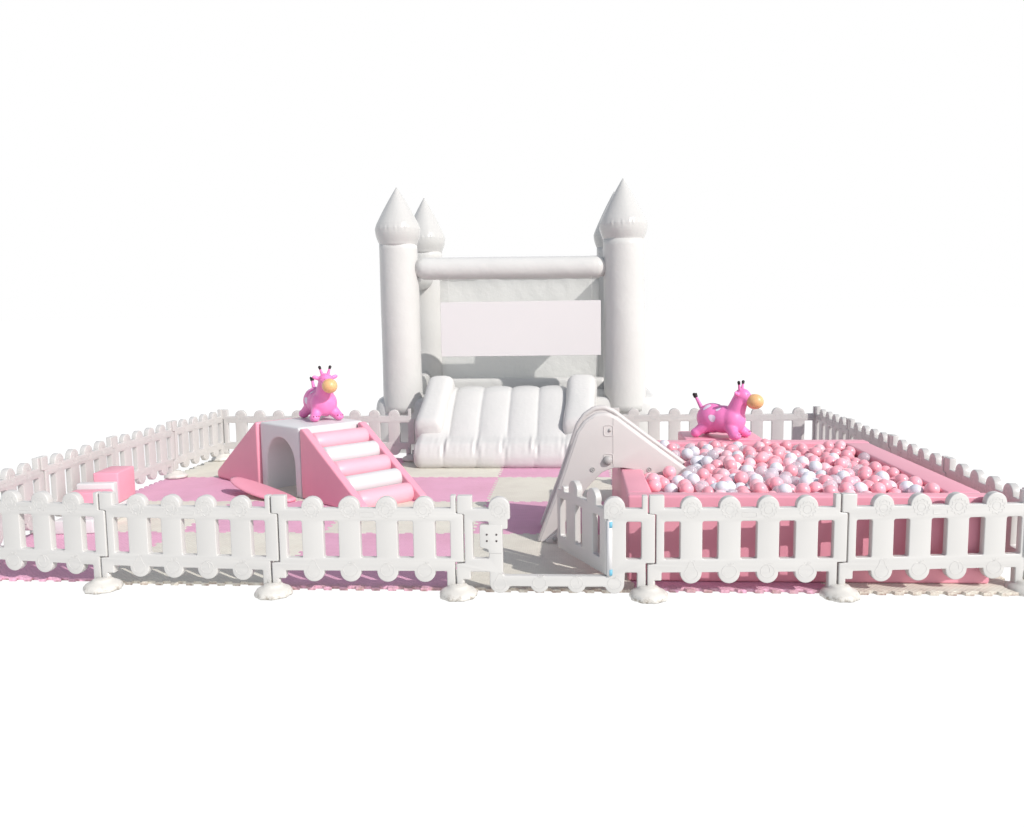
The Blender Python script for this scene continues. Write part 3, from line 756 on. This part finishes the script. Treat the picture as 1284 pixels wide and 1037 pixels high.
for k, y in enumerate((.02, .50)):
    sp2 = link('side_panel', side_me, None, ts, False, loc=(0, y, 0))
    cu = bpy.data.curves.new('rim', 'CURVE'); cu.dimensions = '3D'; s_ = cu.splines.new('POLY')
    pts = [p for p in rim if p[0] < .585]
    pts = [p for p in pts if p[1] > .03]
    s_.points.add(len(pts) - 1)
    for q, p in zip(s_.points, pts): q.co = (p[0], 0, p[1] - .004, 1)
    cu.bevel_depth = .021; cu.bevel_resolution = 2; cu.use_fill_caps = True
    oo = bpy.data.objects.new('rim', cu); COL.objects.link(oo); me = evaluated(oo); bpy.data.objects.remove(oo)
    me.materials.clear(); link('side_rim', me, M['slide'], sp2, loc=(0, .006 if k == 0 else -.006, 0))
# dark joint between the two halves of the near panel, latch pockets, screws and knob
bm = bmesh.new()
for z0, z1 in ((.84, .905), (.655, .79), (.565, .60)): box_bm(bm, .034, .0375, -.0006, .004, z0, z1)
from_bm('panel_joint', bm, M['slide_dark'], ts, False)
for zc in (.82, .62):
    me = wire_mesh('pocket', [(fillet([(-.03, -.04), (-.03, .035), (.034, .035), (.034, -.04)], .016, 4)[0:], True)], .003, M['slide']); link('latch_pocket', me, None, ts, False, loc=(.002, .0, zc))
bm = bmesh.new(); lathe_bm(bm, [(.030, 0), (.031, .012), (.026, .022), (.0, .024)], 12, mod=lambda a, z: .05 * math.cos(6 * a)); kn = from_bm('clamp_knob', bm, M['slide_dark'], ts, True, loc=(-.002, .0, .61), rot=(R(90), 0, 0))
bm = bmesh.new(); lathe_bm(bm, [(.011, 0), (.011, .006), (.0, .007)], 12); from_bm('latch_button', bm, M['slide_dark'], ts, True, loc=(.014, .0, .822), rot=(R(90), 0, 0))
for x, z in ((4.134, .545), (4.526, .543)):
    bm = bmesh.new(); lathe_bm(bm, [(.017, 0), (.017, .004), (.013, .005), (.011, .001), (.006, .001), (.006, .004), (0, .0045)], 20); from_bm('screw_cap', bm, M['slide_dark'], ts, True, loc=(x - X0, .0, z), rot=(R(90), 0, 0))
# corner foot with rubber pad
me = plate_mesh('slide_foot', [fillet(sp_([(3.775, .022), (3.895, .105), (3.895, .022)]), .012, 4)], .024, .006, 2, M['slide']); ft = link('corner_foot', me, None, ts, False, loc=(0, -.002, 0))
bm = bmesh.new(); lathe_bm(bm, [(.018, 0), (.018, .006), (0, .008)], 18); from_bm('foot_pad', bm, M['slide_dark'], ft, True, loc=(3.868 - X0, -.024, .052), rot=(R(90), 0, 0))
# chute and ladder treads
bm = bmesh.new(); rings = []
chp = [(4.14, .80), (4.22, .79), (4.30, .745), (4.42, .655), (4.55, .555), (4.66, .475), (4.78, .425), (4.88, .41)]
for x, z in chp: rings.append([(x - X0, .04, z), (x - X0, .48, z), (x - X0, .48, z - .02), (x - X0, .04, z - .02)])
loft_bm(bm, rings); from_bm('chute', bm, M['slide'], ts)
for x, z in ((3.87, .20), (3.955, .40), (4.04, .60)):
    bm = bmesh.new(); box_bm(bm, x - X0 - .03, x - X0 + .10, .036, .484, z, z + .03, .01, 3); from_bm('ladder_tread', bm, M['slide'], ts)

# ------------------------------------------------------------------ giraffe hoppers
def ell(bm, c, r, rot=None, seg=28):
    mt = Matrix.Translation(c) @ (rot.to_4x4() if rot else Matrix.Identity(4)) @ Matrix.Diagonal((*r, 1))
    bmesh.ops.create_uvsphere(bm, u_segments=seg, v_segments=seg // 2, radius=1, matrix=mt)
def taper(bm, p0, p1, r0, r1, n=7):
    p0 = Vector(p0); p1 = Vector(p1)
    for k in range(n + 1): u = k / n; r = r0 + (r1 - r0) * u; ell(bm, p0 + (p1 - p0) * u, (r, r, r), seg=20)
def make_giraffe():
    root = empty('giraffe_hopper')
    bm = bmesh.new()
    ell(bm, (-.085, 0, .172), (.145, .140, .137)); ell(bm, (.015, 0, .166), (.165, .132, .126)); ell(bm, (.11, 0, .166), (.115, .124, .126))
    taper(bm, (.125, 0, .21), (.185, 0, .365), .090, .068, 9)
    ell(bm, (.198, 0, .388), (.074, .068, .064)); ell(bm, (.245, 0, .358), (.060, .056, .052))
    for s in (-1, 1):
        taper(bm, (.105, .055 * s, .12), (.165, .105 * s, .055), .062, .046, 6); ell(bm, (.183, .115 * s, .040), (.058, .048, .040))
        taper(bm, (-.10, .06 * s, .12), (-.17, .10 * s, .065), .066, .046, 6); ell(bm, (-.195, .112 * s, .044), (.050, .050, .044))
        ell(bm, (.178, .088 * s, .412), (.016, .040, .022), Matrix.Rotation(R(18 * s), 3, 'X'))
    me0 = bpy.data.meshes.new('g'); bm.to_mesh(me0); bm.free()
    o = bpy.data.objects.new('g', me0); COL.objects.link(o)
    md = o.modifiers.new('r', 'REMESH'); md.mode = 'VOXEL'; md.voxel_size = .0065; md.use_smooth_shade = True
    md = o.modifiers.new('s', 'SMOOTH'); md.factor = .6; md.iterations = 14
    me = evaluated(o); bpy.data.objects.remove(o); bpy.data.meshes.remove(me0)
    me.materials.clear(); me.name = 'giraffe_body'
    body = link('body', me, M['toy'], root)
    bm = bmesh.new(); ell(bm, (.315, 0, .340), (.078, .070, .068)); from_bm('muzzle', bm, M['muzzle'], root)
    for s in (-1, 1):
        bm = bmesh.new(); taper(bm, (.185, .026 * s, .435), (.183, .044 * s, .488), .016, .010, 8); h = from_bm('horn', bm, M['toy'], root)
        bm = bmesh.new(); taper(bm, (.183, .045 * s, .494), (.183, .050 * s, .508), .012, .014, 3); from_bm('horn_tip', bm, M['black'], h)
        bm = bmesh.new(); ell(bm, (.258, .030 * s, .398), (.007, .007, .008), seg=12); from_bm('eye', bm, M['black'], root)
        bm = bmesh.new()
        for q in (-.55, .15, .8):
            a = q * .9 + .5 * s * 0
            ell(bm, (.183 + .052 * math.cos(a), .115 * s + .044 * math.sin(a), .055), (.0055, .006, .0055), seg=10)
        from_bm('toe_marks', bm, M['black'], root)
    bm = bmesh.new(); taper(bm, (-.195, 0, .26), (-.245, 0, .345), .020, .014, 10); tl = from_bm('tail', bm, M['toy'], root)
    bm = bmesh.new(); ell(bm, (-.256, 0, .362), (.021, .020, .019), seg=16)
    for a in range(5): ell(bm, (-.262 + .014 * math.cos(a * 1.3), .016 * math.sin(a * 1.3), .378), (.009, .009, .015), seg=10)
    from_bm('tail_tuft', bm, M['black'], tl)
    # pale oval spots laid on the rump and back
    from mathutils.bvhtree import BVHTree
    bvh = BVHTree.FromPolygons([v.co.copy() for v in me.vertices], [tuple(p.vertices) for p in me.polygons])
    C0 = Vector((-.02, 0, .17))
    for (dx, dy, dz, a, b_, rot) in ((-.09, -1, .12, .030, .036, 0), (-.75, -.75, 1.0, .045, .022, .4), (.25, -.8, .9, .026, .015, .3), (-.3, .1, 1, .05, .03, 0), (-.09, 1, .12, .030, .036, 0), (-.9, .6, .9, .04, .022, -.4), (-1, -.05, .05, .03, .034, 0)):
        d = Vector((dx, dy, dz)).normalized(); hit, nrm, _, _ = bvh.ray_cast(C0 + d * .5, -d)
        if hit is None: continue
        t1 = nrm.orthogonal().normalized(); t2 = nrm.cross(t1); bm = bmesh.new(); rg = []
        cen = None; rings = []
        for q in range(5):
            f = q / 4; ring_ = []
            for i in range(24):
                an = 2 * PI * i / 24; wob = 1 + .08 * math.sin(3 * an + dx * 9)
                p = hit + t1 * a * f * wob * math.cos(an + rot) + t2 * b_ * f * wob * math.sin(an + rot)
                l, n2, _, _ = bvh.find_nearest(p); ring_.append(l + n2 * .0012)
            rings.append(ring_)
        vs = [[bm.verts.new(p) for p in r] for r in rings[1:]]; c_ = bm.verts.new(rings[0][0])
        for i in range(24): bm.faces.new((c_, vs[0][i], vs[0][(i + 1) % 24]))
        for a_, bb in zip(vs, vs[1:]):
            for i in range(24): bm.faces.new((a_[i], bb[i], bb[(i + 1) % 24], a_[(i + 1) % 24]))
        from_bm('spot', bm, M['spot'], body)
    return root
def copy_tree(o, parent=None):
    c = o.copy(); COL.objects.link(c)
    if parent: c.parent = parent
    for ch in list(o.children): copy_tree(ch, c)
    return c
g1 = make_giraffe(); g2 = copy_tree(g1)
tag(g1, 'pink rubber giraffe hopper with orange muzzle on the white tunnel block, nearly facing the viewer', 'toy giraffe', 'pink giraffe hoppers')
tag(g2, 'pink rubber giraffe hopper with orange muzzle behind the ball pit, seen from its side', 'toy giraffe', 'pink giraffe hoppers')
g1.location = (1.59, 3.02, HB + .021); g1.rotation_euler = (0, 0, R(-57)); g1.scale = (1.0, 1.0, 1.0)
g2.location = (5.26, 2.44, .553); g2.rotation_euler = (0, 0, R(-33)); g2.scale = (.94, .94, .95)

# ------------------------------------------------------------------ camera
cam = bpy.data.cameras.new('camera'); co = bpy.data.objects.new('camera', cam); COL.objects.link(co); scn.camera = co
yaw, pitch, roll = -0.07479, -0.11562, -0.01407
f = Vector((math.sin(yaw) * math.cos(pitch), math.cos(yaw) * math.cos(pitch), math.sin(pitch)))
r = f.cross(Vector((0, 0, 1))).normalized(); u = r.cross(f)
r2 = r * math.cos(roll) + u * math.sin(roll); u2 = -r * math.sin(roll) + u * math.cos(roll)
mt = Matrix((r2, u2, -f)).transposed().to_4x4(); mt.translation = (4.02336, -5.04684, 1.64044)
co.matrix_world = mt
cam.sensor_width = 36; cam.lens = 1087.114 / 1284 * 36; cam.clip_end = 3000; cam.clip_start = .05
scn.view_settings.view_transform = 'Standard'; scn.view_settings.look = 'None'; scn.view_settings.exposure = 0; scn.view_settings.gamma = 1
scn.cycles.max_bounces = 8; scn.cycles.transparent_max_bounces = 8
